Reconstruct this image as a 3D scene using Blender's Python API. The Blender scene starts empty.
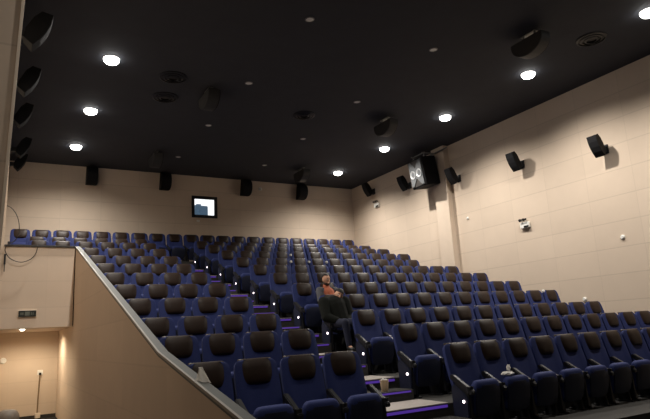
import bpy, bmesh, math, random
from mathutils import Vector, Matrix
random.seed(7)
C = bpy.context.scene.collection
scn = bpy.context.scene
PI = math.pi
R = math.radians

# ------------------------------------------------------------------ materials
def mat(name, col, rough=.7, metal=0., spec=.4, emit=None, estr=0., noise=None, bump=None):
    m = bpy.data.materials.new(name); m.use_nodes = True
    nt = m.node_tree; b = nt.nodes['Principled BSDF']
    b.inputs['Base Color'].default_value = (*col, 1)
    b.inputs['Roughness'].default_value = rough
    b.inputs['Metallic'].default_value = metal
    b.inputs['Specular IOR Level'].default_value = spec
    if emit:
        b.inputs['Emission Color'].default_value = (*emit, 1)
        b.inputs['Emission Strength'].default_value = estr
    if noise:
        sc, amt = noise
        tc = nt.nodes.new('ShaderNodeTexCoord'); n = nt.nodes.new('ShaderNodeTexNoise')
        n.inputs['Scale'].default_value = sc; n.inputs['Detail'].default_value = 4
        nt.links.new(tc.outputs['Object'], n.inputs['Vector'])
        r = nt.nodes.new('ShaderNodeMapRange')
        r.inputs['To Min'].default_value = 1-amt; r.inputs['To Max'].default_value = 1+amt
        nt.links.new(n.outputs['Fac'], r.inputs['Value'])
        mx = nt.nodes.new('ShaderNodeMix'); mx.data_type = 'RGBA'; mx.blend_type = 'MULTIPLY'
        mx.inputs[0].default_value = 1
        mx.inputs[6].default_value = (*col, 1)
        nt.links.new(r.outputs['Result'], mx.inputs[7])
        nt.links.new(mx.outputs[2], b.inputs['Base Color'])
        if bump:
            bp = nt.nodes.new('ShaderNodeBump'); bp.inputs['Strength'].default_value = bump
            bp.inputs['Distance'].default_value = .01
            nt.links.new(n.outputs['Fac'], bp.inputs['Height'])
            nt.links.new(bp.outputs['Normal'], b.inputs['Normal'])
    return m

def panel_mat(name, col, axis, z0=.93, h=.6, a0=7.48, w=1.2, depth=.13):
    """Fabric acoustic panels: fine seams on a grid of w x h metres, real surface pattern."""
    m = mat(name, col, .9, 0, .2)
    nt = m.node_tree; b = nt.nodes['Principled BSDF']; L = nt.links
    tc = nt.nodes.new('ShaderNodeTexCoord'); sp = nt.nodes.new('ShaderNodeSeparateXYZ')
    L.new(tc.outputs['Object'], sp.inputs[0])
    def M(op, a, bb=None):
        n = nt.nodes.new('ShaderNodeMath'); n.operation = op
        for i, v in enumerate((a, bb)):
            if v is None: continue
            if isinstance(v, (int, float)): n.inputs[i].default_value = v
            else: L.new(v, n.inputs[i])
        return n.outputs[0]
    def seam(v, off, size, half):
        t = M('FRACT', M('DIVIDE', M('ADD', M('SUBTRACT', v, off), size*100.5), size))
        return M('LESS_THAN', M('MULTIPLY', M('ABSOLUTE', M('SUBTRACT', t, .5)), size), half)
    s = M('MAXIMUM', seam(sp.outputs['Z'], z0, h, .011), M('MULTIPLY', seam(sp.outputs[axis], a0, w, .008), .6))
    # every panel a slightly different cloth tone
    cx = M('FLOOR', M('DIVIDE', M('SUBTRACT', sp.outputs[axis], a0), w))
    cz = M('FLOOR', M('DIVIDE', M('SUBTRACT', sp.outputs['Z'], z0), h))
    cmb = nt.nodes.new('ShaderNodeCombineXYZ'); L.new(cx, cmb.inputs[0]); L.new(cz, cmb.inputs[1])
    wn = nt.nodes.new('ShaderNodeTexWhiteNoise'); L.new(cmb.outputs[0], wn.inputs['Vector'])
    nz = nt.nodes.new('ShaderNodeTexNoise'); nz.inputs['Scale'].default_value = 3; nz.inputs['Detail'].default_value = 5
    L.new(tc.outputs['Object'], nz.inputs['Vector'])
    v = M('ADD', M('ADD', .93, M('MULTIPLY', wn.outputs['Value'], .05)), M('MULTIPLY', nz.outputs['Fac'], .08))
    v = M('MULTIPLY', v, M('SUBTRACT', 1, M('MULTIPLY', s, depth)))
    mx = nt.nodes.new('ShaderNodeMix'); mx.data_type = 'RGBA'; mx.blend_type = 'MULTIPLY'
    mx.inputs[0].default_value = 1; mx.inputs[6].default_value = (*col, 1)
    L.new(v, mx.inputs[7]); L.new(mx.outputs[2], b.inputs['Base Color'])
    bp = nt.nodes.new('ShaderNodeBump'); bp.inputs['Strength'].default_value = depth*2; bp.inputs['Distance'].default_value = .01
    bp.invert = True
    L.new(s, bp.inputs['Height']); L.new(bp.outputs['Normal'], b.inputs['Normal'])
    return m

WALLC = (.59, .485, .385)
m_wall_y = panel_mat('cream panels side', WALLC, 'Y')
m_wall_x = panel_mat('cream panels back', WALLC, 'X', a0=1.6)
m_ceil = mat('black ceiling', (.030, .033, .043), .85, noise=(2.5, .15))
m_floor = mat('dark carpet', (.020, .020, .024), .95, noise=(40, .4), bump=.4)
m_step = mat('grey carpet', (.052, .05, .047), .95, noise=(50, .3), bump=.4)
m_tread = mat('pale tread', (.42, .38, .35), .8, noise=(30, .15))
m_cap = mat('grey metal rail', (.066, .07, .065), .55, .1, noise=(12, .12))
m_capedge = mat('pale rail edge', (.24, .225, .195), .5)
m_trim = mat('pale trim', (.72, .62, .5), .5)
m_dark = mat('dark trim and shadow strip', (.03, .027, .025), .6)
m_blue = mat('blue upholstery', (.014, .025, .118), .8, noise=(60, .2), bump=.15)
m_shell = mat('dark blue seat shell', (.008, .011, .030), .55)
m_brown = mat('brown leather', (.023, .0125, .008), .48, spec=.26, noise=(25, .25))
m_black = mat('black plastic', (.012, .012, .014), .45)
m_spk = mat('black speaker cabinet', (.0045, .0045, .0055), .7, spec=.2)
m_spkgrey = mat('charcoal speaker cabinet', (.03, .03, .031), .55)
m_grille = mat('speaker grille', (.010, .010, .0115), .85, spec=.2, noise=(200, .5))
m_metal = mat('grey steel', (.22, .22, .22), .4, .6)
m_baffle = mat('grey baffle', (.10, .105, .11), .6, spec=.2)
m_horn = mat('silver horn', (.34, .35, .36), .4, .2)
m_white = mat('white plastic', (.75, .74, .70), .5)
m_paper = mat('white paper', (.82, .80, .76), .8)
m_cup = mat('kraft paper cup', (.66, .50, .33), .7)
m_lamp = mat('lit lamp', (1, 1, 1), .5, emit=(1, .97, .92), estr=14)
m_warm = mat('lit warm lamp', (1, 1, 1), .5, emit=(1, .9, .72), estr=25)
m_unlit = mat('unlit lamp glass', (.75, .75, .74), .3)
m_led = mat('violet led', (.06, .04, .15), .5, emit=(.26, .10, 1), estr=.22)
m_aisle = mat('aisle lamp', (1, .9, .9), .5, emit=(1, .86, .88), estr=4.5)
m_sign = mat('dark sign face', (.022, .026, .024), .35)
m_signmark = mat('pale sign mark', (.12, .14, .12), .5)
m_emhead = mat('black lamp head', (.02, .02, .02), .4)
m_skin = mat('skin', (.60, .33, .22), .55)
m_hair = mat('black hair', (.012, .010, .009), .6)
m_beard = mat('dark beard', (.05, .03, .022), .8)
m_orange = mat('rust orange shirt', (.42, .12, .06), .8, noise=(30, .2))
m_greyj = mat('grey jacket', (.10, .10, .115), .85, noise=(30, .2))
m_coat = mat('dark olive coat', (.006, .007, .0055), .9, spec=.2, noise=(20, .3))
m_jeans = mat('dark blue jeans', (.011, .014, .034), .85, noise=(50, .3))
m_shoe = mat('black shoe', (.012, .012, .012), .5)
m_eye = mat('eye white', (.7, .68, .65), .3)
m_bin = mat('taupe bin', (.20, .165, .13), .6, noise=(15, .2))
m_cable = mat('black cable', (.02, .018, .016), .5)
m_booth_glow = mat('glowing booth wall', (1, 1, 1), .5, emit=(.96, .98, 1), estr=1.5)  # booth lighting put into the wall's own glow
m_boothblue = mat('glowing blue projector casing', (.16, .25, .38), .5, emit=(.16, .28, .42), estr=.35)  # casing glows faintly, its share of booth light put into the material

gm = bpy.data.materials.new('port glass'); gm.use_nodes = True
b_ = gm.node_tree.nodes['Principled BSDF']
b_.inputs['Transmission Weight'].default_value = 1; b_.inputs['Roughness'].default_value = 0
b_.inputs['IOR'].default_value = 1.05
m_glass = gm

# ------------------------------------------------------------------ helpers
def obj(name, bm, m, parent=None, smooth=False, mods=None):
    me = bpy.data.meshes.new(name)
    bmesh.ops.recalc_face_normals(bm, faces=bm.faces)
    bm.to_mesh(me); bm.free()
    ms = m if isinstance(m, (list, tuple)) else [m]
    for q in ms: me.materials.append(q)
    if smooth:
        for p in me.polygons: p.use_smooth = True
        try: me.set_sharp_from_angle(angle=R(40))
        except Exception: pass
    o = bpy.data.objects.new(name, me); C.objects.link(o)
    if parent: o.parent = parent
    return o

def tag(o, label, cat, group=None):
    o['label'] = label; o['category'] = cat
    if group: o['group'] = group
    return o

def thing(name, label, cat, loc=(0, 0, 0), rotz=0, group=None):
    o = bpy.data.objects.new(name, None); C.objects.link(o)
    o.location = loc; o.rotation_euler = (0, 0, rotz); o.empty_display_size = .1
    return tag(o, label, cat, group)

def struct(name, bm, m, parent=None, smooth=False):
    o = obj(name, bm, m, parent, smooth)
    if parent is None: o['kind'] = 'structure'
    return o

def B(): return bmesh.new()

def box(bm, x0, x1, y0, y1, z0, z1, bev=0, seg=2, mtx=None):
    r = bmesh.ops.create_cube(bm, size=1)
    vs = r['verts']
    for v in vs:
        v.co = Vector((x0+(v.co.x+.5)*(x1-x0), y0+(v.co.y+.5)*(y1-y0), z0+(v.co.z+.5)*(z1-z0)))
    if mtx is not None:
        for v in vs: v.co = mtx @ v.co
    if bev:
        es = list({e for v in vs for e in v.link_edges})
        bmesh.ops.bevel(bm, geom=es, offset=bev, segments=seg, affect='EDGES', profile=.5)
    return bm

def cyl(bm, p0, p1, r0, r1=None, n=16, caps=True):
    r1 = r0 if r1 is None else r1
    p0 = Vector(p0); p1 = Vector(p1); d = p1-p0
    r = bmesh.ops.create_cone(bm, cap_ends=caps, segments=n, radius1=r0, radius2=r1, depth=d.length)
    q = d.to_track_quat('Z', 'Y').to_matrix().to_4x4()
    M = Matrix.Translation((p0+p1)/2) @ q
    for v in r['verts']: v.co = M @ v.co
    return bm

def sph(bm, c, r, n=12, sc=(1, 1, 1), rot=None):
    q = bmesh.ops.create_uvsphere(bm, u_segments=n*2, v_segments=n, radius=1)
    for v in q['verts']:
        w = Vector((v.co.x*r*sc[0], v.co.y*r*sc[1], v.co.z*r*sc[2]))
        if rot: w = rot @ w
        v.co = w+Vector(c)
    return bm

def prism(bm, pts, axis, a0, a1, bev=0, mtx=None):
    """Extrude a closed outline. axis 'X': pts are (y,z); 'Y': (x,z); 'Z': (x,y)."""
    def P(p, a):
        v = {'X': Vector((a, p[0], p[1])), 'Y': Vector((p[0], a, p[1])), 'Z': Vector((p[0], p[1], a))}[axis]
        return mtx @ v if mtx is not None else v
    va = [bm.verts.new(P(p, a0)) for p in pts]; vb = [bm.verts.new(P(p, a1)) for p in pts]
    n = len(pts); fs = [bm.faces.new(va), bm.faces.new(vb)]
    for i in range(n): fs.append(bm.faces.new((va[i], va[(i+1) % n], vb[(i+1) % n], vb[i])))
    if bev:
        bmesh.ops.recalc_face_normals(bm, faces=fs)
        es = list({e for f in fs for e in f.edges})
        bmesh.ops.bevel(bm, geom=es, offset=bev, segments=2, affect='EDGES')
    return bm

def loft(bm, rings, cap=True):
    vr = [[bm.verts.new(p) for p in r] for r in rings]
    n = len(vr[0])
    for a, b in zip(vr[:-1], vr[1:]):
        for i in range(n): bm.faces.new((a[i], a[(i+1) % n], b[(i+1) % n], b[i]))
    if cap: bm.faces.new(vr[0]); bm.faces.new(vr[-1])
    return bm

def tube(bm, pts, r, n=8):
    pts = [Vector(p) for p in pts]; rings = []
    for i, p in enumerate(pts):
        d = (pts[min(i+1, len(pts)-1)]-pts[max(i-1, 0)]).normalized()
        q = d.to_track_quat('Z', 'Y')
        rr = r[i] if isinstance(r, (list, tuple)) else r
        rings.append([p+q @ Vector((math.cos(t)*rr, math.sin(t)*rr, 0)) for t in [2*PI*k/n for k in range(n)]])
    return loft(bm, rings)

def catmull(pts, k=6):
    P = [Vector(p) for p in pts]; P = [2*P[0]-P[1]]+P+[2*P[-1]-P[-2]]; out = []
    for i in range(1, len(P)-2):
        for j in range(k):
            t = j/k
            out.append(.5*((2*P[i])+(P[i+1]-P[i-1])*t+(2*P[i-1]-5*P[i]+4*P[i+1]-P[i+2])*t*t+(-P[i-1]+3*P[i]-3*P[i+1]+P[i+2])*t**3))
    out.append(P[-2]); return out

def dup(root, loc, label, group=None, rotz=None):
    r = root.copy(); C.objects.link(r); r.location = loc; r['label'] = label
    if rotz is not None: r.rotation_euler = (0, 0, rotz)
    if group: r['group'] = group
    for ch in list(root.children):
        c = ch.copy(); C.objects.link(c); c.parent = r
        for g in ch.children:
            d = g.copy(); C.objects.link(d); d.parent = c
    return r

ORD = ['first', 'second', 'third', 'fourth', 'fifth', 'sixth', 'seventh', 'eighth', 'ninth', 'tenth',
       'eleventh', 'twelfth', 'thirteenth', 'fourteenth', 'fifteenth', 'sixteenth', 'seventeenth',
       'eighteenth', 'nineteenth', 'twentieth', 'twenty-first']

# ------------------------------------------------------------------ the hall
XR = 12.487; YB = 19.3; ZC = 5.674; XL = .1; XP = 1.6; ZF = -1.85; YM = 14.742
TOP = [-.253, .049, .329, .684, 1.02, 1.362, 1.692, 2.026, 2.38, 2.717, 3.015, 3.416]   # headrest tops, row by row
ROWY = [6.183+1.1295*i for i in range(12)]
FL = [t-1.05 for t in TOP]                                                            # floor of each row
EDGE = [4.98]+[ROWY[i]-.08 for i in range(11)]                                        # front edge of each row's platform

bm = B(); box(bm, -1.3, XR+.2, -3, YB+.2, ZF-.2, ZF); struct('floor', bm, m_floor)
bm = B(); box(bm, -1.3, XR+.2, -3, YB+.2, ZC, ZC+.15); struct('ceiling', bm, m_ceil)
bm = B(); box(bm, XR, XR+.2, -3, YB+.2, ZF, ZC); struct('wall_right', bm, m_wall_y)
bm = B()   # back wall with the projection port cut out
px0, px1, pz0, pz1 = 5.84, 6.67, 4.22, 4.90
for a in ((-.2, px0, ZF, ZC), (px1, XR+.2, ZF, ZC), (px0, px1, ZF, pz0), (px0, px1, pz1, ZC)):
    box(bm, a[0], a[1], YB, YB+.2, a[2], a[3])
struct('wall_back', bm, m_wall_x)
bm = B(); box(bm, -.2, 0, 6.25, YM, ZF, ZC); box(bm, -.2, XL, YM, YB+.2, ZF, ZC)
struct('wall_left', bm, m_wall_y)
bm = B(); box(bm, -1.3, -1.1, -3, 6.25, ZF, ZC); struct('wall_left_front', bm, m_wall_y)
# wall end (pier) at the left, near the camera, its edge trim leaning a hair with the cladding
def leanx(z): return .002+.0312*max(z-.79, 0)
bm = B()
prism(bm, [(-1.1, ZF), (leanx(ZF)-.02, ZF), (leanx(.79)-.02, .79), (leanx(ZC)-.02, ZC), (-1.1, ZC)], 'Y', 6.0, 6.25)
struct('wall_pier', bm, panel_mat('cream panels pier', WALLC, 'X', z0=2.353-.6, h=1.2, a0=-1.1, w=3))
bm = B()
prism(bm, [(leanx(ZF)-.022, ZF), (leanx(ZF)+.006, ZF), (leanx(.79)+.006, .79), (leanx(ZC)+.006, ZC), (leanx(ZC)-.022, ZC), (leanx(.79)-.022, .79)], 'Y', 5.985, 6.25)
struct('trim_1', bm, m_trim)
# pilaster on the right wall
bm = B(); box(bm, XR-.2, XR, 13.42, 14.02, ZF, ZC); struct('trim_2', bm, mat('plain cream paint', WALLC, .8, noise=(4, .05)))

# seating terraces: one solid stepped floor; the two back rows also run over the entrance at the left
bm = B()
pts = [(EDGE[0], ZF)]
for i in range(12):
    pts.append((EDGE[i], FL[i])); pts.append((EDGE[i+1] if i < 11 else YB, FL[i]))
pts.append((YB, ZF))
prism(bm, pts, 'X', XP+.09, XR)
struct('floor_terrace', bm, m_step)
bm = B()
pts = [(YM+.12, .48), (YM+.12, FL[8])]
for i in range(9, 12):
    pts.append((EDGE[i], FL[i-1])); pts.append((EDGE[i], FL[i]))
pts += [(YB, FL[11]), (YB, .48)]
prism(bm, pts, 'X', XL, XP+.09)
struct('floor_gallery', bm, m_step)

# wall along the left of the seating, top edge following the rows
W = [(15.05, 2.323), (14.742, 2.323), (9.86, .857), (6.60, -.123), (4.18, -.586), (2.6, -.89)]
bm = B()
pts = [(y, z-.03) for y, z in W]+[(2.6, ZF), (18.2, ZF), (18.2, .47), (15.05, .47)]
prism(bm, pts, 'X', XP, XP+.09); struct('wall_parapet', bm, panel_mat('cream panels parapet', WALLC, 'Y', a0=7.48, depth=.06))
bm = B()
capo = [(y, z+.012) for y, z in W]; capi = [(y, z-.035) for y, z in reversed(W)]
prism(bm, capo+capi, 'X', XP-.012, XP+.098)
struct('trim_3', bm, m_cap)
bm = B(); prism(bm, [(y, z+.016) for y, z in W]+[(y, z-.01) for y, z in reversed(W)], 'X', XP-.018, XP+.006)
struct('trim_4', bm, m_capedge)
# gallery front over the entrance, with soffit
bm = B(); box(bm, XL, XP-.022, YM, YM+.12, .46, 2.31); struct('wall_gallery_front', bm, panel_mat('cream panels gallery', WALLC, 'X', z0=1.514, h=.6, a0=1.0, w=1.2, depth=.06))
bm = B(); box(bm, XL, XP-.02, YM-.03, YM+.15, 2.30, 2.345, .006); struct('trim_5', bm, m_dark)
bm = B(); box(bm, XP-.022, XP-.001, YM+.03, YM+.1, .47, 2.31); struct('shadow_strip', bm, m_dark)  # dark strip painted in as the shadow line of the corner gap
bm = B(); box(bm, XL, XP, YM+.02, 18.2, .46, .48); struct('ceiling_entrance', bm, mat('entrance soffit', WALLC, .85, noise=(4, .05)))
bm = B(); box(bm, XL, XP+.09, 18.2, 18.35, ZF, .47); struct('wall_entrance', bm, panel_mat('cream panels entrance', WALLC, 'X', z0=.33, a0=.4, depth=.06))
bm = B(); box(bm, XL, XP, 18.17, 18.2, ZF, ZF+.09); struct('baseboard_entrance', bm, m_dark)

# aisle steps: a half step before every riser, with a violet light strip under each tread edge
AX0, AX1 = 4.02, 5.22
for i in range(1, 11):
    yf = EDGE[i]-.42; zt = (FL[i]+FL[i-1])/2
    bm = B(); box(bm, AX0, AX1, yf, EDGE[i], FL[i-1], zt)
    s = struct('aisle_step', bm, m_step)
    bm = B(); box(bm, AX0+.05, AX1-.05, yf-.008, yf+.002, zt-.035, zt-.012); obj('light_strip', bm, m_led, s)
    bm = B(); box(bm, AX0, AX1, EDGE[i]-.005, EDGE[i]+.62 if i < 10 else EDGE[i]+.6, FL[i], FL[i]+.012)
    t = struct('aisle_tread', bm, m_tread)
    bm = B(); box(bm, AX0+.02, AX1-.02, EDGE[i]-.014, EDGE[i]-.004, FL[i]-.045, FL[i]-.012); obj('light_strip', bm, m_led, t)

# ------------------------------------------------------------------ projection port (window in the back wall)
w = thing('window_1', '', '', (0, 0, 0))
del w['label']; del w['category']; w['kind'] = 'structure'
bm = B()
for a in ((px0-.05, px0+.05, pz0-.05, pz1+.05), (px1-.05, px1+.05, pz0-.05, pz1+.05), (px0, px1, pz0-.05, pz0+.05), (px0, px1, pz1-.05, pz1+.05)):
    box(bm, a[0], a[1], YB-.03, YB+.05, a[2], a[3], .006)
obj('window_frame', bm, m_black, w)
bm = B(); box(bm, px0+.04, px1-.04, YB+.01, YB+.018, pz0+.04, pz1-.04); obj('window_pane', bm, m_glass, w)
bm = B(); box(bm, px0-.5, px1+.5, YB+1.2, YB+1.25, pz0-.5, pz1+.6); struct('wall_booth', bm, m_booth_glow)
pj = thing('projector', 'blue-grey projector seen through the small lit window in the back wall', 'projector', (6.36, YB+.78, 4.32))
bm = B(); box(bm, -.30, .2, -.25, .35, .03, .42, .03); obj('body', bm, m_boothblue, pj, True)
bm = B(); cyl(bm, (-.12, -.36, .2), (-.12, -.2, .2), .07, .085, 20); obj('lens', bm, m_boothblue, pj, True)
bm = B(); box(bm, -.2, -.02, -.15, .25, .42, .50, .02); obj('lamp_house', bm, m_boothblue, pj, True)
for sx in (-.2, .16):
    bm = B(); box(bm, sx, sx+.04, -.2, .3, -.02, .03); obj('foot', bm, m_black, pj)
bm = B(); box(bm, px0-.5, px1+.5, YB+.25, YB+1.2, 4.22, 4.30); struct('trim_booth_ledge', bm, m_white)

# ------------------------------------------------------------------ seats
TILT = math.tan(R(15))
def yb(h): return -(1.05-h)*TILT                      # front face of the backrest at height h
def lerp(a, b, t): return a+(b-a)*t
def interp(tab, x):
    for (x0, y0), (x1, y1) in zip(tab[:-1], tab[1:]):
        if x <= x1: return lerp(y0, y1, max(0, (x-x0)/(x1-x0)))
    return tab[-1][1]

def back_bm():
    hw = [(.30, .21), (.42, .245), (.62, .262), (.80, .262), (.95, .256), (1.0, .248), (1.035, .225), (1.05, .19)]
    th = [(.30, .06), (.5, .095), (.9, .10), (1.0, .09), (1.035, .07), (1.05, .05)]
    rings = []
    for h in (.30, .34, .42, .52, .62, .72, .80, .87, .93, .97, 1.0, 1.02, 1.035, 1.045, 1.05):
        a = interp(hw, h); t = interp(th, h); ring = []
        N = 9
        for k in range(N):                           # front, left to right, wings standing forward
            u = -1+2*k/(N-1)
            bol = -.035*max(0, abs(u)-.45)/.55*min(1, (h-.28)*4) if abs(u) < .95 else .005
            ring.append((a*u, yb(h)+bol, h))
        for k in range(N):
            u = 1-2*k/(N-1)
            ring.append((a*.97*u, yb(h)+t-(.03*abs(u)**3), h-.006))
        rings.append(ring)
    return loft(B(), rings)

def headrest_bm():
    rings = []
    for h, a, d in ((.79, .11, .006), (.80, .135, .022), (.822, .157, .034), (.86, .174, .042), (.90, .184, .045),
                    (.96, .190, .044), (1.005, .192, .038), (1.032, .190, .026), (1.048, .188, .018), (1.057, .182, .006), (1.06, .175, -.004)):
        ring = []; N = 9
        for k in range(N):
            u = -1+2*k/(N-1)
            ring.append((a*u, yb(h)-d*(1-abs(u)**4*.85), h))
        for k in range(N):
            u = 1-2*k/(N-1)
            ring.append((a*u, yb(h)+.075 if h > 1.0 else yb(h)+.045, h))
        rings.append(ring)
    return loft(B(), rings)

def cushion_rings(sc=1):
    out = []
    for t, a, th in ((0, .15, .05), (.02, .185, .085), (.06, .205, .11), (.15, .215, .13), (.30, .222, .14), (.37, .220, .135),
                     (.41, .205, .115), (.435, .18, .085), (.445, .14, .04)):
        ring = []; n = 20
        for k in range(n):
            q = 2*PI*k/n; c, s_ = math.cos(q), math.sin(q)
            ring.append((a*math.copysign(abs(c)**.45, c), th/2*math.copysign(abs(s_)**.6, s_), t))
        out.append(ring)
    return out
FOLD = Matrix.Translation((0, -.385, .15)) @ Matrix.Rotation(R(-9), 4, 'X').inverted()
OPEN = Matrix.Translation((0, -.22, .42)) @ Matrix.Rotation(R(86), 4, 'X')
def cushion_bm(mtx):
    bm = loft(B(), cushion_rings())
    for v in bm.verts: v.co = mtx @ v.co
    return bm
def shell_bm(mtx):
    """hard underside of the tip-up cushion: its front when folded"""
    rings = []
    for t, a in ((.01, .15), (.05, .19), (.15, .205), (.30, .208), (.36, .200), (.39, .175)):
        N = 7; ring = []
        for k in range(N):
            u = -1+2*k/(N-1); ring.append((a*u, -.085+.022*abs(u)**3+.02*(abs(t-.2)/.2)**3, t))
        for k in range(N):
            u = 1-2*k/(N-1); ring.append((a*u, -.03, t))
        rings.append(ring)
    bm = loft(B(), rings)
    for v in bm.verts: v.co = mtx @ v.co
    return bm

def arm_bm(x):
    bm = B()
    prism(bm, [(-.52, .425), (-.52, .475), (-.48, .495), (-.17, .665), (-.12, .655), (-.13, .605), (-.46, .43)], 'X', x-.032, x+.032, .01)
    prism(bm, [(-.46, .05), (-.44, .45), (-.20, .58), (-.20, .40), (-.26, .05)], 'X', x-.02, x+.02, .006)
    return bm
def cup_bm(x):
    bm = B(); n = 20
    rings = []
    for r, z in ((.030, .44), (.040, .44), (.044, .52), (.044, .525), (.036, .525), (.034, .462), (.02, .455)):
        rings.append([(x+r*math.cos(2*PI*k/n), -.455+r*math.sin(2*PI*k/n), z) for k in range(n)])
    return loft(bm, rings)
def base_bm():
    bm = B()
    for x in (-.2, .2):
        prism(bm, [(-.42, .02), (-.40, .16), (-.33, .20), (-.31, .36), (-.17, .36), (-.19, .16), (-.22, .02)], 'X', x-.018, x+.018)
        box(bm, x-.035, x+.035, -.46, -.18, 0, .02, .004)
    box(bm, -.19, .19, -.30, -.24, .25, .31, .01)
    return bm
def endpanel_bm(x):
    bm = B()
    prism(bm, [(-.44, .03), (-.45, .36), (-.42, .41), (-.36, .46), (-.20, .55), (-.15, .50), (-.16, .03)], 'X', x-.048, x-.018, .012)
    return bm

def make_seat(kind, label='seat'):
    t = thing('cinema_seat', label, 'seat')
    h = obj('backrest', back_bm(), m_blue, t, True)
    obj('headrest', headrest_bm(), m_brown, h, True)
    M = OPEN if 'open' in kind else FOLD
    c = obj('seat_cushion', cushion_bm(M), m_blue, t, True)
    obj('cushion_shell', shell_bm(M), m_shell, c, True)
    obj('pedestal', base_bm(), m_black, t)
    sides = [-.28]
    if 'end' in kind: sides.append(.28)
    for x in sides:
        a = obj('armrest', arm_bm(x), m_black if x else m_black, t)
        obj('cup_holder', cup_bm(x), m_black, a, True)
    if 'aisle' in kind:
        e = obj('end_panel', endpanel_bm(-.28), m_shell, t)
        bm = B(); cyl(bm, (-.315, -.375, .342), (-.338, -.375, .342), .022, .018, 16)
        lt = obj('aisle_light', bm, m_aisle, e); lt['label'] = 'small round glowing aisle light'
    return t

XA, XLB, X12 = 5.56, 3.688, .514
pro = {}
def rowname(i):
    return ('%s row from the front' % ORD[i]) if i < 6 else ('%s row from the back' % ORD[11-i])
def seat(kind, x, i, label, group):
    loc = (x, ROWY[i], FL[i])
    if kind not in pro:
        pro[kind] = make_seat(kind); o = pro[kind]; o.location = loc; o['label'] = label; o['group'] = group
        return o
    return dup(pro[kind], loc, label, group)

for i in range(11):
    n = 12
    if i == 7: n = 11
    if i == 0: n = 9
    for k in range(n):
        kind = 'std'
        if k == 0: kind = 'aisle'
        elif k == 11 or (i == 7 and k == 10): kind = 'end'
        if (i == 3 and k == 0): kind = 'aisle open'
        if (i == 4 and k == 1): kind = 'open'
        lab = 'blue cinema seat, brown headrest, %s right of the aisle, %s' % (ORD[k], rowname(i))
        if i == 3 and k == 0: lab = 'blue aisle seat under the person in the dark coat, %s' % rowname(i)
        if i == 4 and k == 1: lab = 'blue cinema seat under the bearded man, second right of the aisle'
        seat(kind, XA+.56*k, i, lab, 'seats in the rows right of the aisle')
for i in range(11):
    for j in range(4 if i < 9 else 6):
        lab = 'blue cinema seat, brown headrest, %s left of the aisle, %s' % (ORD[j], rowname(i))
        seat('end' if j == 0 else 'std', XLB-.56*j, i, lab, 'seats in the rows left of the aisle')
for k in range(21):
    lab = 'blue cinema seat, brown headrest, %s from the left in the back row' % ORD[k]
    seat('end' if k == 20 else 'std', X12+.56*k, 11, lab, 'seats in the back row under the rear wall')

# ------------------------------------------------------------------ ceiling lamps
def make_lamp(lit):
    t = thing('downlight', '', 'ceiling light')
    bm = B(); n = 28
    rings = []
    for r, z in ((.13, .0), (.165, .0), (.168, -.008), (.160, -.016), (.135, -.018), (.122, -.006), (.12, 0)):
        rings.append([(r*math.cos(2*PI*k/n), r*math.sin(2*PI*k/n), z) for k in range(n)])
    loft(bm, rings, cap=False); obj('trim_ring', bm, m_white if lit else m_metal, t, True)
    bm = B(); n = 28
    loft(bm, [[(q*math.cos(2*PI*k/n), q*math.sin(2*PI*k/n), z) for k in range(n)] for q, z in ((.15, -.002), (.155, -.03), (.148, -.06), (.125, -.09), (.085, -.108), (.03, -.116))])
    obj('lens', bm, m_lamp if lit else m_unlit, t, True)
    return t
def small_lamp():
    t = thing('downlight', '', 'ceiling light')
    bm = B(); n = 24
    rings = [[(r*math.cos(2*PI*k/n), r*math.sin(2*PI*k/n), z) for k in range(n)] for r, z in ((.07, 0), (.09, 0), (.09, -.01), (.075, -.018), (.07, -.006))]
    loft(bm, rings, cap=False); obj('trim_ring', bm, m_metal, t, True)
    bm = B(); cyl(bm, (0, 0, -.001), (0, 0, -.008), .075, .072, 24); obj('lens', bm, m_unlit, t)
    return t
LY = [5.505+2.932*i for i in range(5)]
POWER = 640
def spot(x, y, z, power, size=R(152), blend=1, rad=.05, col=(1, .94, .86)):
    l = bpy.data.lights.new('downlight_beam', 'SPOT'); l.energy = power; l.spot_size = size; l.spot_blend = blend
    l.shadow_soft_size = rad; l.color = col
    o = bpy.data.objects.new('downlight_beam', l); C.objects.link(o); o.location = (x, y, z); return o
lit0 = None
for side, x in (('left', 1.78), ('right', 10.61)):
    for i, y in enumerate(LY):
        spot(x, y, ZC-.14, POWER*(1.25 if side == 'right' else .4 if i == 0 else .95))
        if side == 'left' and i < 2: continue        # these two burn above the frame; their light is here
        if side == 'right': lab = 'bright round ceiling downlight, %s from the back in the right-hand line' % ORD[4-i]
        else: lab = 'bright round ceiling downlight, %s from the back in the left-hand line' % ORD[4-i]
        if lit0 is None: lit0 = make_lamp(True); lit0.location = (x, y, ZC); lit0['label'] = lab; lit0['group'] = 'lit ceiling downlights'
        else: dup(lit0, (x, y, ZC), lab, 'lit ceiling downlights')
    if side == 'left': spot(x, 2.57, ZC-.14, POWER*.3)
un0 = None
for x, y, lab in ((4.775, 8.41, 'nearest'), (4.775, 11.40, 'second'), (4.775, 14.30, 'third'), (4.775, 17.30, 'farthest'),
                  (7.72, 8.41, 'nearest'), (7.72, 11.40, 'second'), (7.72, 14.40, 'third'), (7.72, 17.27, 'farthest')):
    side = 'left' if x < 6 else 'right'
    lab = 'unlit grey ceiling downlight, %s in the %s middle line' % (lab, side)
    if un0 is None: un0 = small_lamp(); un0.location = (x, y, ZC); un0['label'] = lab; un0['group'] = 'unlit ceiling downlights'
    else: dup(un0, (x, y, ZC), lab, 'unlit ceiling downlights')
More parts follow.
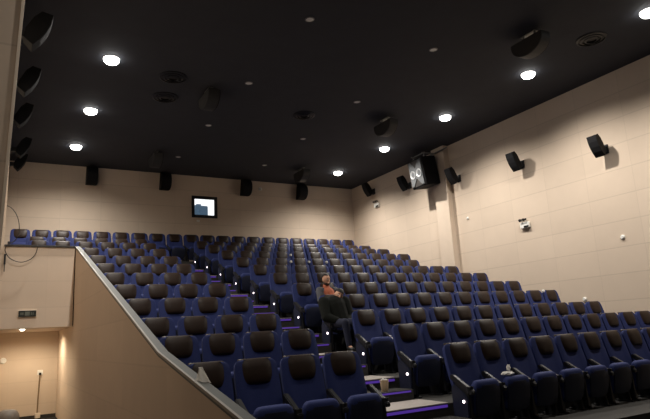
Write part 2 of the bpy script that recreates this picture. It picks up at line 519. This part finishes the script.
# entrance lamps under the gallery
lab = 'small warm downlight under the gallery edge below the exit sign'
t = small_lamp(); t.location = (.56, YM+.17, .46); t['label'] = lab
t.children[1].data.materials[0] = m_unlit
for ch in t.children:
    if ch.name.startswith('lens'):
        me = ch.data.copy(); me.materials[0] = m_warm; ch.data = me
bm = B(); cyl(bm, (0, 0, -.006), (0, 0, -.045), .05, .035, 20); obj('bulb', bm, m_warm, t, True)
spot(.56, YM+.2, .40, 30, R(150), .5, .05, (1, .84, .62))
spot(.88, 16.9, .44, 150, R(165), .6, .05, (1, .84, .62))

# ------------------------------------------------------------------ speakers
def wedge_speaker(t):
    """wall speaker, local +X towards the wall; front face (-X) curved, tipped down"""
    M = Matrix.Translation((-.30, 0, .02)) @ Matrix.Rotation(R(-27), 4, 'Y')
    bm = B()
    prof = [(-.07, -.27), (-.105, -.13), (-.115, 0), (-.105, .13), (-.07, .27), (.08, .25), (.12, .12), (.12, -.10), (.08, -.22)]
    n = len(prof)
    a = [bm.verts.new(M @ Vector((x, -(.125 if x < 0 else .09), z))) for x, z in prof]
    b = [bm.verts.new(M @ Vector((x, (.125 if x < 0 else .09), z))) for x, z in prof]
    bm.faces.new(a); bm.faces.new(b)
    for i in range(n): bm.faces.new((a[i], a[(i+1) % n], b[(i+1) % n], b[i]))
    obj('cabinet', bm, m_spk, t)
    bm = B()
    pf = [(-.075, -.26), (-.111, -.13), (-.121, 0), (-.111, .13), (-.075, .26), (-.066, .26), (-.10, 0), (-.066, -.26)]
    prism(bm, [(x, z) for x, z in pf], 'Y', -.118, .118, 0, M); obj('grille', bm, m_grille, t)
    bm = B(); box(bm, -.22, -.03, -.05, .05, -.12, -.02); box(bm, -.035, .004, -.08, .08, -.16, .06, .004)
    obj('bracket', bm, m_black, t)
def wall_speaker(x, y, z, lab, rz=0, group='surround speakers on the side walls', yaw=0):
    t = thing('wall_speaker', lab, 'speaker', (x, y, z), rz+yaw, group); wedge_speaker(t); return t
SP = [(8.12, 4.05, 'nearest of the row'), (10.72, 4.42, 'second of the row, nearest the camera end'), (13.18, 4.72, ''), (15.79, 4.98, ''), (18.0, 5.26, '')]
names_r = ['black tilted speaker on right wall, nearest, at far right of the photo',
           'black tilted speaker on right wall above the twin emergency light',
           'black tilted speaker on right wall just right of the pilaster',
           'black tilted speaker on right wall half behind the twin-horn speaker',
           'black tilted speaker on right wall nearest the back corner']
names_l = ['dark speaker on left wall beside the pier, uppermost of the left-hand speakers',
           'dark speaker on left wall beside the pier, second from the top',
           'dark speaker on left wall beside the pier, third from the top',
           'dark speaker on left wall beside the pier, second from the back corner',
           'dark speaker on left wall beside the pier, nearest the back corner']
ZS = [3.93, 4.27, 4.53, 4.92, 5.24]; YS = [8.04, 10.54, 13.04, 15.5, 17.72]
proto = wall_speaker(XR, YS[0], ZS[0], names_r[0])
for i in range(1, 5): dup(proto, (XR, YS[i], ZS[i]), names_r[i])
for i in range(5): dup(proto, (0 if i < 3 else XL, (8.12, 10.72, 13.15, 15.79, 18.0)[i], [4.25, 4.62, 4.88, 5.0, 5.26][i]), names_l[i], rotz=PI)

# large twin-horn speaker on the pilaster
t = thing('large_speaker', 'large black speaker with two silver horns on grey front, bracketed to right pilaster', 'speaker', (XR-.59, 14.10, 4.90), R(-4))
TM = Matrix.Rotation(R(-8), 4, 'Y')
bm = B(); box(bm, -.20, .36, -.38, .38, -.47, .47, .012, 2, None)
for v in bm.verts: v.co = TM @ v.co
obj('cabinet', bm, m_spk, t)
bm = B(); box(bm, -.222, -.198, -.345, .345, -.42, .42, .004)
for v in bm.verts: v.co = TM @ v.co
bf = obj('front_panel', bm, m_dark, t)
bm = B()      # X-shaped grey face of the front
prism(bm, [(-.34, -.41), (-.22, -.41), (0, -.16), (.22, -.41), (.34, -.41), (.34, -.28), (.33, 0), (.34, .28), (.34, .41), (.22, .41), (0, .16), (-.22, .41), (-.34, .41), (-.34, .28), (-.33, 0), (-.34, -.28)], 'X', -.245, -.222, .004, TM)
obj('cross_brace', bm, m_baffle, bf)
for y in (-.17, .17):
    bm = B(); n = 24
    rings = []
    for r, x in ((.135, -.240), (.14, -.262), (.125, -.266), (.09, -.245), (.05, -.235), (.02, -.234)):
        rings.append([TM @ Vector((x, y+r*math.cos(2*PI*k/n), -.02+r*math.sin(2*PI*k/n))) for k in range(n)])
    loft(bm, rings); h_ = obj('horn', bm, m_horn, bf, True)
    h_.data.materials.append(m_black)
    for p in h_.data.polygons:
        q = TM.inverted() @ p.center
        if math.hypot(q.y-y, q.z+.02) < .105: p.material_index = 1
bm = B()
for y in (-.30, .30):
    cyl(bm, (-.08, y, .42), (-.08, y, .60), .018, n=8); cyl(bm, (.2, y, .40), (.2, y, .60), .018, n=8)
    cyl(bm, (-.16, y, .60), (.46, y, .60), .02, n=8)
cyl(bm, (-.08, -.34, .60), (-.08, .34, .60), .02, n=8); cyl(bm, (.34, -.95, .60), (.34, .36, .60), .025, n=8)
obj('mounting_frame', bm, m_metal, t)

# half-round speakers hung from the ceiling and on the rear wall
def half_round(t, L=.78, D=.36, Tk=.26):
    pts = [(-L/2, 0), (-L/2, -.08)]
    for k in range(1, 12):
        a = PI*k/12; pts.append((-math.cos(a)*L/2, -.08-math.sin(a)*(D-.08)))
    pts += [(L/2, -.08), (L/2, 0)]
    bm = B(); prism(bm, pts, 'X', -Tk/2, Tk/2, .008); obj('cabinet', bm, m_spkgrey, t)
    pg = [(y*.94, z*.96-.008) for y, z in pts]
    bm = B(); prism(bm, pg, 'X', Tk/2, Tk/2+.02, .004); obj('grille', bm, m_grille, t)
    bm = B(); box(bm, -.03, .03, -.2, .2, 0, .03); box(bm, -.012, .012, -.16, -.12, .0, .12); box(bm, -.012, .012, .12, .16, 0, .12)
    box(bm, -.05, .05, -.18, .18, .105, .122); obj('bracket', bm, m_metal, t)
CS = [((4.06, 12.1), 'half-round grey speaker hung from ceiling left of the middle'),
      ((9.12, 7.1), 'half-round black speaker hung from ceiling above the nearest right downlights'),
      ((9.12, 12.15), 'half-round black speaker hung from ceiling left of a right downlight'),
      ((9.12, 17.25), 'half-round dark speaker hung from ceiling by the back right downlight'),
      ((4.02, 17.1), 'half-round dark speaker hung from ceiling near the back left')]
pc = None
for (x, y), lab in CS:
    if pc is None:
        pc = thing('ceiling_speaker', lab, 'speaker', (x, y, ZC-.12), 0, 'half-round speakers hung from the ceiling'); half_round(pc)
    else: dup(pc, (x, y, ZC-.12), lab)
BSX = [(2.46, 'half-round black speaker on the rear wall, leftmost, above the back row'),
       (4.80, 'half-round black speaker on the rear wall, left of the lit window'),
       (7.73, 'half-round black speaker on the rear wall, right of the lit window'),
       (10.02, 'half-round black speaker on the rear wall, rightmost, beside its shadow')]
pb = None
for x, lab in BSX:
    loc = (x, YB-.0, 5.35)
    if pb is None:
        pb = thing('rear_speaker', lab, 'speaker', loc, 0, 'half-round speakers on the rear wall')
        L, D = .62, .38
        M = Matrix.Translation((0, -.13, 0)) @ Matrix.Rotation(R(-78), 4, 'X')
        pts = [(-L/2, 0), (-L/2, -.08)]+[(-math.cos(PI*k/12)*L/2, -.08-math.sin(PI*k/12)*(D-.08)) for k in range(1, 12)]+[(L/2, -.08), (L/2, 0)]
        bm = B(); prism(bm, pts, 'X', -.16, .15, .008, M); obj('cabinet', bm, m_spk, pb)
        bm = B(); prism(bm, [(y*.94, z*.96-.006) for y, z in pts], 'X', .15, .17, .004, M); obj('grille', bm, m_grille, pb)
        bm = B(); box(bm, -.05, .05, -.012, .004, -.2, .2); box(bm, -.02, .02, -.14, -.0, .1, .14); box(bm, -.02, .02, -.16, 0, -.14, -.1)
        obj('bracket', bm, m_black, pb)
    else: dup(pb, loc, lab)

# round air diffusers in the ceiling
def diffuser(t):
    bm = B(); n = 28
    for r0, r1, z in ((.30, .26, -.02), (.22, .18, -.03), (.14, .10, -.035)):
        rings = [[(r*math.cos(2*PI*k/n), r*math.sin(2*PI*k/n), zz) for k in range(n)] for r, zz in ((r0, 0), (r0, z), (r1, z-.012), (r1, 0))]
        loft(bm, rings, cap=False)
    obj('ring', bm, m_black, t, True)
    bm = B(); cyl(bm, (0, 0, 0), (0, 0, -.012), .30, n=28); obj('plate', bm, m_dark, t)
dl = [(3.13, 11.74, 'round black air vent in the ceiling, left side, upper of the pair'),
      (3.24, 12.87, 'round black air vent in the ceiling, left side, lower of the pair'),
      (6.87, 12.70, 'round black air vent in the middle of the ceiling'),
      (10.54, 6.70, 'round black air vent in the ceiling near the upper right downlight')]
pd = None
for x, y, lab in dl:
    if pd is None: pd = thing('air_diffuser', lab, 'air vent', (x, y, ZC), 0, 'round ceiling air vents'); diffuser(pd)
    else: dup(pd, (x, y, ZC), lab)

# ------------------------------------------------------------------ small wall fittings
def emergency(t):
    bm = B(); box(bm, -.07, 0, -.15, .15, -.09, .07, .01); obj('housing', bm, m_white, t)
    bm = B(); box(bm, -.078, -.068, -.14, .02, -.085, -.03); obj('dark_window', bm, m_black, t)
    for y in (-.04, .09):
        bm = B(); cyl(bm, (-.03, y, .06), (-.05, y, .12), .012, n=8); arm = obj('lamp_stem', bm, m_white, t)
        bm = B(); cyl(bm, (-.04, y, .15), (-.13, y, .125), .028, .042, 16); sph(bm, (-.04, y, .15), .029, 8); obj('lamp_head', bm, m_emhead, arm, True)
t = thing('emergency_light', 'white twin-head emergency light on right wall with dark window', 'emergency light', (XR, 10.68, 2.55), 0, 'emergency lights'); emergency(t)
dup(t, (XR, 17.55, 4.62), 'white twin-head emergency light under the corner speaker')
for x, y, z, nx, lab, r in ((XR, 7.97, 1.75, -1, 'small round white disc on right wall, rightmost in the photo', .045),
                            (XR, 12.85, 3.17, -1, 'small round white disc on right wall beside the pilaster', .035),
                            (XR, 9.2, .425, -1, 'small round white disc on right wall just above the seats', .045)):
    bm = B(); cyl(bm, (x, y, z), (x-.015, y, z), r+.01, n=18); cyl(bm, (x-.015, y, z), (x-.04, y, z), r, r*.75, 18)
    tag(obj('wall_button', bm, m_white, None, True), lab, 'wall fitting', 'white wall discs')
bm = B(); cyl(bm, (8.41, YB, 5.38), (8.41, YB-.03, 5.38), .07, n=18); cyl(bm, (8.41, YB-.03, 5.38), (8.41, YB-.07, 5.38), .06, .03, 18)
tag(obj('smoke_detector', bm, m_white, None, True), 'small pale round detector high on rear wall between two speakers', 'detector')
bm = B(); box(bm, 5.96, 6.07, YB-.03, YB, 4.015, 4.085, .008)
tag(obj('wall_socket', bm, m_white), 'tiny pale fitting on rear wall right under the lit window', 'socket')
bm = B(); cyl(bm, (.26, 18.2, -.27), (.26, 18.15, -.27), .08, .06, 20)
tag(obj('wall_sensor', bm, m_white, None, True), 'round white fitting on entrance wall at the left photo edge', 'wall fitting')

# exit sign on the gallery front
t = thing('exit_sign', 'dark unlit exit sign in a pale frame on the gallery front', 'sign', (.635, YM, .78))
bm = B(); box(bm, -.188, .188, -.03, 0, -.079, .084, .005); obj('frame', bm, m_trim, t)
f = B(); box(f, -.18, .18, -.036, -.028, -.07, .07, .003); fc = obj('face', f, m_sign, t)
bm = B()
for k, (x0, x1, z0, z1) in enumerate(((-.05, .045, -.045, .045), (-.14, -.115, -.03, .03), (-.105, -.08, -.03, .03), (.07, .09, -.03, .03), (.105, .125, -.03, .03))):
    box(bm, x0, x1, -.039, -.036, z0, z1)
obj('markings', bm, m_signmark, fc)

# black cable hanging over the gallery rail
t = thing('hanging_cable', 'thin black cable looping from the pier over the gallery rail', 'cable', (0, 0, 0))
pts = catmull([(.11, 14.66, 3.23), (.2, 14.62, 3.17), (.30, 14.6, 3.03), (.365, 14.6, 2.83), (.375, 14.62, 2.6), (.30, 14.64, 2.42), (.17, 14.64, 2.33), (.12, 14.66, 2.20), (.225, 14.66, 2.02),
               (.44, 14.66, 1.935), (.63, 14.66, 2.0), (.74, 14.66, 2.14), (.785, 14.66, 2.34)], 5)
bm = tube(B(), pts, .009); obj('cord', bm, m_cable, t, True)
bm = B(); box(bm, .105, .145, 14.63, 14.68, 1.88, 2.12, .008); box(bm, .115, .135, 14.645, 14.665, 1.72, 1.88); obj('plug', bm, m_black, t)

# socket and flex on the entrance wall
t = thing('power_flex', 'pale flex with dark plug running down the entrance wall', 'cable', (1.17, 18.2, 0))
bm = B(); box(bm, -.07, .07, -.02, 0, -.71, -.58, .006); obj('socket_plate', bm, m_white, t)
bm = B(); box(bm, -.03, .03, -.07, -.02, -.71, -.65, .006); obj('plug', bm, m_black, t)
bm = tube(B(), catmull([(0, -.05, -.70), (-.01, -.045, -.85), (-.02, -.035, -1.2), (-.03, -.03, -1.6), (-.03, -.04, -1.72)], 5), .016)
obj('cord', bm, mat('brown flex', (.22, .15, .08), .6), t, True)
bm = B(); box(bm, -.09, .05, -.09, -.035, -1.84, -1.70, .01); obj('junction_box', bm, m_trim, t)

# rounded bin at the lower left edge
t = thing('waste_bin', 'rounded taupe bin in the entrance at the lower left photo edge', 'bin', (.33, 13.5, ZF))
bm = B(); n = 28
loft(bm, [[(r*math.cos(2*PI*k/n), r*math.sin(2*PI*k/n), z) for k in range(n)] for r, z in ((.17, 0), (.185, .02), (.195, .52), (.19, .53))])
obj('body', bm, m_bin, t, True)
bm = B()
loft(bm, [[(r*math.cos(2*PI*k/n), r*math.sin(2*PI*k/n), z) for k in range(n)] for r, z in ((.205, .52), (.207, .56), (.19, .62), (.155, .67), (.09, .70), (.02, .705))])
obj('lid', bm, m_bin, t, True)

# ------------------------------------------------------------------ litter on the seats and steps
def cup(name, loc, r, h, m, lab, group=None, lid=True):
    t = thing(name, lab, 'cup', loc, 0, group); n = 20
    bm = B(); loft(bm, [[(q*math.cos(2*PI*k/n), q*math.sin(2*PI*k/n), z) for k in range(n)] for q, z in ((r*.72, 0), (r*.75, .003), (r, h), (r*1.04, h), (r*1.04, h+.006), (r*.94, h+.004), (r*.7, .012))])
    obj('cup_body', bm, m, t, True)
    return t
s = cup('popcorn_cup', (4.81, 6.93, (FL[1]+FL[2])/2), .062, .15, m_cup, 'kraft paper popcorn cup standing on a low half step of the aisle', None)
bm = B()
for k in range(16):
    a = random.random()*6.28; q = .045*math.sqrt(random.random())
    sph(bm, (q*math.cos(a), q*math.sin(a), .148+.016*random.random()), .016, 4)
obj('popcorn', bm, m_paper, s)['kind'] = 'stuff'
def crumple(name, loc, size, lab, seed, group='scraps of white paper left on seats'):
    rnd = random.Random(seed); bm = B()
    bmesh.ops.create_icosphere(bm, subdivisions=3, radius=1)
    for v in bm.verts:
        n = v.co.normalized(); f = .75+.35*math.sin(n.x*5+seed)*math.sin(n.y*6+1)*math.cos(n.z*4)+.12*rnd.random()
        v.co = Vector((n.x*size[0]*f, n.y*size[1]*f, max(n.z*size[2]*f, -size[2]*.6)+size[2]*.6))
    o = obj(name, bm, m_paper); o.location = loc
    return tag(o, lab, 'paper', group)
crumple('paper_scrap', (6.02, 5.78, FL[0]+.60), (.12, .07, .035), 'crumpled white paper lying on a folded front-row seat', 1)
crumple('paper_scrap', (6.07, 5.80, FL[0]+.66), (.035, .03, .05), 'small upright twist of white paper beside the crumpled paper', 6)
crumple('paper_scrap', (11.02, ROWY[3]-.44, FL[3]+.62), (.05, .04, .045), 'scrap of white paper on the fourth row near the right wall', 2)
crumple('paper_scrap', (7.80, ROWY[2]-.44, FL[2]+.62), (.06, .04, .03), 'scrap of white paper on an armrest in the third row', 3)
for xx, i, sd, lab in ((6.96, 7, 11, 'white paper wad between headrests, leftmost of three in the middle rows'), (7.52, 7, 12, 'white paper wad between headrests, middle of three in the middle rows'),
                       (8.08, 7, 13, 'white paper wad between headrests, rightmost of three in the middle rows'), (7.52, 8, 14, 'white paper wad one row behind the three wads between headrests'),
                       (11.44, 3, 15, 'white paper wad on a headrest edge, fourth row near right wall')):
    crumple('paper_wad', (xx, ROWY[i]-.045, TOP[i]-(.13 if i != 3 else .05)), (.042, .04, .045), lab, sd, 'white paper wads tucked between headrests')
# napkin standing on the front-left armrest by the parapet
bm = B()
N = 7; vs = {}
for a in range(N):
    for b in range(N):
        u = a/(N-1); v = b/(N-1)
        y = (.5-u)*.15*(1-v*.75); z = v*.13; x = .015*math.sin(u*9+v*3)+.02*(u-.5)**2
        vs[a, b] = bm.verts.new((x, y+.02*v, z+.191*(y+.02*v)*(1-v)))
for a in range(N-1):
    for b in range(N-1): bm.faces.new((vs[a, b], vs[a+1, b], vs[a+1, b+1], vs[a, b+1]))
bmesh.ops.solidify(bm, geom=bm.faces[:], thickness=.003)
o = obj('napkin', bm, m_paper, None, True); o.location = (1.655, 5.22, -.375); o.rotation_euler = (0, 0, R(50))
tag(o, 'crumpled white napkin standing on the sloping grey rail beside the front row', 'napkin')

# ------------------------------------------------------------------ people
def capsule(bm, a, b, ra, rb, n=12):
    a = Vector(a); b = Vector(b)
    q = (b-a).to_track_quat('Z', 'Y') if (b-a).length > 1e-6 else Matrix.Identity(3).to_quaternion()
    L = (b-a).length; rings = []
    for k in range(1, 5):
        t = -PI/2+PI/2*k/4
        rings.append((ra*math.cos(t), ra*math.sin(t)))
    for k in range(0, 4):
        t = PI/2*k/4
        rings.append((rb*math.cos(t), L+rb*math.sin(t)))
    R_ = [[a+q @ Vector((r*math.cos(2*PI*i/n), r*math.sin(2*PI*i/n), z)) for i in range(n)] for r, z in rings]
    return loft(bm, R_)

def fuse(name, bm, m, parent, voxel, smooth_it=4):
    """one continuous surface out of overlapping tapered volumes"""
    me = bpy.data.meshes.new('tmp'); bmesh.ops.recalc_face_normals(bm, faces=bm.faces); bm.to_mesh(me); bm.free()
    tmp = bpy.data.objects.new('tmp', me); C.objects.link(tmp)
    r = tmp.modifiers.new('r', 'REMESH'); r.mode = 'VOXEL'; r.voxel_size = voxel; r.use_smooth_shade = True
    s_ = tmp.modifiers.new('s', 'SMOOTH'); s_.factor = .5; s_.iterations = smooth_it
    dg = bpy.context.evaluated_depsgraph_get(); dg.update()
    out = bpy.data.meshes.new_from_object(tmp.evaluated_get(dg))
    bpy.data.objects.remove(tmp); bpy.data.meshes.remove(me)
    out.materials.clear(); out.materials.append(m)
    for p in out.polygons: p.use_smooth = True
    o = bpy.data.objects.new(name, out); C.objects.link(o); o.parent = parent
    return o

def hand(bm, wrist, d, up):
    """palm, four unequal curled fingers and a thumb leaving the side of the palm"""
    d = Vector(d).normalized(); up = Vector(up); up = (up-d*up.dot(d)).normalized(); sd = d.cross(up)
    w = Vector(wrist); palm = w+d*.075
    for k in (-1, -.33, .33, 1): capsule(bm, w+sd*k*.014, palm+sd*k*.030, .016, .013, 8)
    for k, l in ((-1, .060), (-.33, .075), (.33, .080), (1, .068)):
        p0 = palm+sd*k*.030; p1 = p0+(d*.85-up*.35)*l*.5; p2 = p1+(d*.3-up*.95)*l*.5
        capsule(bm, p0, p1, .0095, .009, 8); capsule(bm, p1, p2, .009, .008, 8)
    t0 = w+d*.03+sd*.03; t1 = t0+(d*.5+sd*.7-up*.2)*.045; t2 = t1+(d*.9-up*.4)*.035
    capsule(bm, t0, t1, .013, .011, 8); capsule(bm, t1, t2, .011, .009, 8)

def person(name, lab, loc, J, cfg):
    root = thing(name, lab, 'person', loc)
    V = {k: Vector(v) for k, v in J.items()}
    body = B()
    capsule(body, V['pelvis'], V['chest'], .125, .135); capsule(body, V['chest'], V['neck'], .12, .05)
    hd = V['head']; hz = (hd-V['neck']).normalized()
    capsule(body, V['neck'], hd, .052, .055)
    face = Vector(cfg['face']).normalized()
    face = (face-hz*face.dot(hz)).normalized(); sx = face.cross(hz)
    HR = Matrix((sx, -face, hz)).transposed()       # local x side, -y face, z up
    def H(x, y, z): return hd+HR @ Vector((x, y, z))
    sph(body, hd+hz*.02, 1, 12, (.074, .092, .088), HR); sph(body, H(0, -.012, -.052), 1, 10, (.056, .070, .062), HR)
    capsule(body, H(0, -.088, .012), H(0, -.106, -.022), .009, .015, 8)                     # nose
    capsule(body, H(-.018, -.085, -.058), H(.018, -.085, -.058), .009, .009, 8)             # lips
    for s in (-1, 1): sph(body, H(s*.074, .008, -.008), 1, 6, (.012, .022, .032), HR)       # ears
    for s in 'LR':
        capsule(body, V['sh'+s], V['el'+s], .046, .036); capsule(body, V['el'+s], V['wr'+s], .036, .024)
        capsule(body, V['chest'], V['sh'+s], .09, .05)
        hand(body, V['wr'+s], V['wr'+s]-V['el'+s]+Vector(cfg.get('handdir', (0, 0, 0))), (0, 0, 1))
        capsule(body, V['hip'+s], V['kn'+s], .078, .052); capsule(body, V['kn'+s], V['an'+s], .052, .034)
        capsule(body, V['an'+s], V['to'+s], .036, .03)
    bo = fuse('body', body, m_skin, root, .0065, 2)
    # hair
    bm = B(); sph(bm, hd+hz*.028+HR @ Vector((0, .014, .004)), 1, 12, (.080, .096, .090), HR)
    cut = []
    for v in bm.verts:
        q = HR.transposed() @ (v.co-hd)
        if q.z < cfg.get('hairline', .045)-.9*max(0, q.y) : cut.append(v)
    bmesh.ops.delete(bm, geom=cut, context='VERTS')
    bmesh.ops.solidify(bm, geom=bm.faces[:], thickness=cfg.get('hairthick', .010))
    obj('hair', bm, m_hair, root, True)
    for s in (-1, 1):
        bm = B(); sph(bm, H(s*.028, -.076, .008), .011, 6); e = obj('eye', bm, m_eye, root, True)
        bm = B(); sph(bm, H(s*.028, -.085, .008), .005, 5); obj('pupil', bm, m_hair, e, True)
        bm = B(); tube(bm, [H(s*.012, -.09, .028), H(s*.03, -.088, .033), H(s*.045, -.078, .027)], .004, 6); obj('eyebrow', bm, m_hair, root)
    if cfg.get('beard'):
        bm = B(); sph(bm, H(0, -.018, -.062), 1, 12, (.060, .074, .058), HR)
        cut = [v for v in bm.verts if (HR.transposed() @ (v.co-hd)).z > -.035 or (abs((HR.transposed() @ (v.co-hd)).x) < .022 and -.068 < (HR.transposed() @ (v.co-hd)).z and (HR.transposed() @ (v.co-hd)).y < -.05)]
        bmesh.ops.delete(bm, geom=cut, context='VERTS'); bmesh.ops.solidify(bm, geom=bm.faces[:], thickness=.006)
        obj('beard', bm, m_beard, root, True)
    # clothes
    g = cfg['grow']
    bm = B(); capsule(bm, V['pelvis'], V['chest'], .135+g*.5, .15+g*.5)
    for s in 'LR': capsule(bm, V['chest'], V['sh'+s], .10+g*.4, .06+g*.4)
    capsule(bm, V['chest'], V['neck']-hz*.02, .12, .07)
    fuse(cfg['top'][0], bm, cfg['top'][1], root, .012, 3)
    bm = B()
    for s in 'LR':
        capsule(bm, V['sh'+s], V['el'+s], .066+g*.4, .05+g*.3); capsule(bm, V['el'+s], V['wr'+s]-(V['wr'+s]-V['el'+s]).normalized()*.03, .05+g*.3, .036+g*.2)
        if cfg['sleeve'][0] == 'jacket':
            d = V['sh'+s]-V['chest']
            capsule(bm, V['sh'+s]-d*.25, V['sh'+s]+Vector((0, 0, -.04)), .085, .075)
            capsule(bm, V['chest']+d*.85+Vector((0, .02, -.02)), V['pelvis']+d*.75+Vector((0, .02, .05)), .075, .075)
    fuse(cfg['sleeve'][0], bm, cfg['sleeve'][1], root, .012, 3)
    bm = B(); capsule(bm, V['hipL'], V['hipR'], .12, .12)
    for s in 'LR': capsule(bm, V['hip'+s], V['kn'+s], .092, .07); capsule(bm, V['kn'+s], V['an'+s]+Vector((0, 0, .03)), .07, .055)
    fuse('trousers', bm, cfg['trousers'], root, .012, 3)
    for s in 'LR':
        bm = B(); capsule(bm, V['an'+s]+Vector((0, .02, -.015)), V['to'+s], .043, .036)
        fuse('shoe', bm, m_shoe, root, .009, 2)
    return root

# bearded man: fifth row, leaning towards the aisle (all joints relative to the seat's floor point)
Y5 = ROWY[4]; X5 = XA+.56
J = dict(pelvis=(-.05, -.40, .53), chest=(-.16, -.30, .80), neck=(-.185, -.31, .97), head=(-.19, -.335, 1.085),
         shL=(-.35, -.30, .88), elL=(-.40, -.40, .64), wrL=(-.20, -.56, .70), shR=(.03, -.30, .88), elR=(.06, -.45, .65), wrR=(-.12, -.58, .72),
         hipL=(-.13, -.42, .50), knL=(-.15, -.84, .52), anL=(-.15, -.88, .10), toL=(-.15, -.99, .045),
         hipR=(.04, -.42, .50), knR=(.07, -.84, .52), anR=(.07, -.88, .10), toR=(.08, -.99, .045))
person('person', 'bearded man in grey jacket over rust shirt, seated leaning to the left', (X5, Y5, FL[4]), J,
       dict(face=(.15, -1, -.1), beard=True, grow=.0, top=('shirt', m_orange), sleeve=('jacket', m_greyj), trousers=m_jeans, hairline=.078, hairthick=.005))
Y4 = ROWY[3]; X4 = XA
J = dict(pelvis=(-.10, -.42, .53), chest=(-.13, -.32, .80), neck=(-.07, -.32, .94), head=(-.035, -.345, 1.02),
         shL=(-.33, -.32, .885), elL=(-.38, -.46, .62), wrL=(-.24, -.62, .55), shR=(.09, -.32, .885), elR=(.12, -.46, .58), wrR=(-.02, -.64, .53),
         hipL=(-.20, -.44, .50), knL=(-.24, -.86, .51), anL=(-.20, -.88, .10), toL=(-.20, -.99, .045),
         hipR=(-.01, -.44, .50), knR=(-.02, -.86, .51), anR=(-.02, -.88, .10), toR=(-.02, -.99, .045))
person('person', 'person with dark hair and bulky dark coat slumped in the aisle seat', (X4, Y4, FL[3]), J,
       dict(face=(-.25, -1, -.15), grow=.14, top=('coat', m_coat), sleeve=('coat_sleeves', m_coat), trousers=m_jeans, hairline=.055, hairthick=.012))

# ------------------------------------------------------------------ world, camera, colour
wd = bpy.data.worlds.new('World'); scn.world = wd; wd.use_nodes = True
wd.node_tree.nodes['Background'].inputs[0].default_value = (.9, .95, 1, 1)
wd.node_tree.nodes['Background'].inputs[1].default_value = .01

cam = bpy.data.cameras.new('Camera'); co = bpy.data.objects.new('Camera', cam); C.objects.link(co); scn.camera = co
f, yaw, pitch, roll = 574.4814, .5247, .2098, -.0576
cam.sensor_fit = 'HORIZONTAL'; cam.sensor_width = 36; cam.lens = f/650*36; cam.clip_start = .05; cam.clip_end = 100
fw = Vector((math.sin(yaw)*math.cos(pitch), math.cos(yaw)*math.cos(pitch), math.sin(pitch)))
rt = Vector((math.cos(yaw), -math.sin(yaw), 0)); up = rt.cross(fw)
r2 = rt*math.cos(roll)+up*math.sin(roll); u2 = -rt*math.sin(roll)+up*math.cos(roll)
co.matrix_world = Matrix(((r2.x, u2.x, -fw.x, 0), (r2.y, u2.y, -fw.y, 0), (r2.z, u2.z, -fw.z, 0), (0, 0, 0, 1)))

vs_ = scn.view_settings
vs_.view_transform = 'Standard'; vs_.look = 'None'; vs_.gamma = 1; vs_.use_curve_mapping = False
vs_.exposure = 0
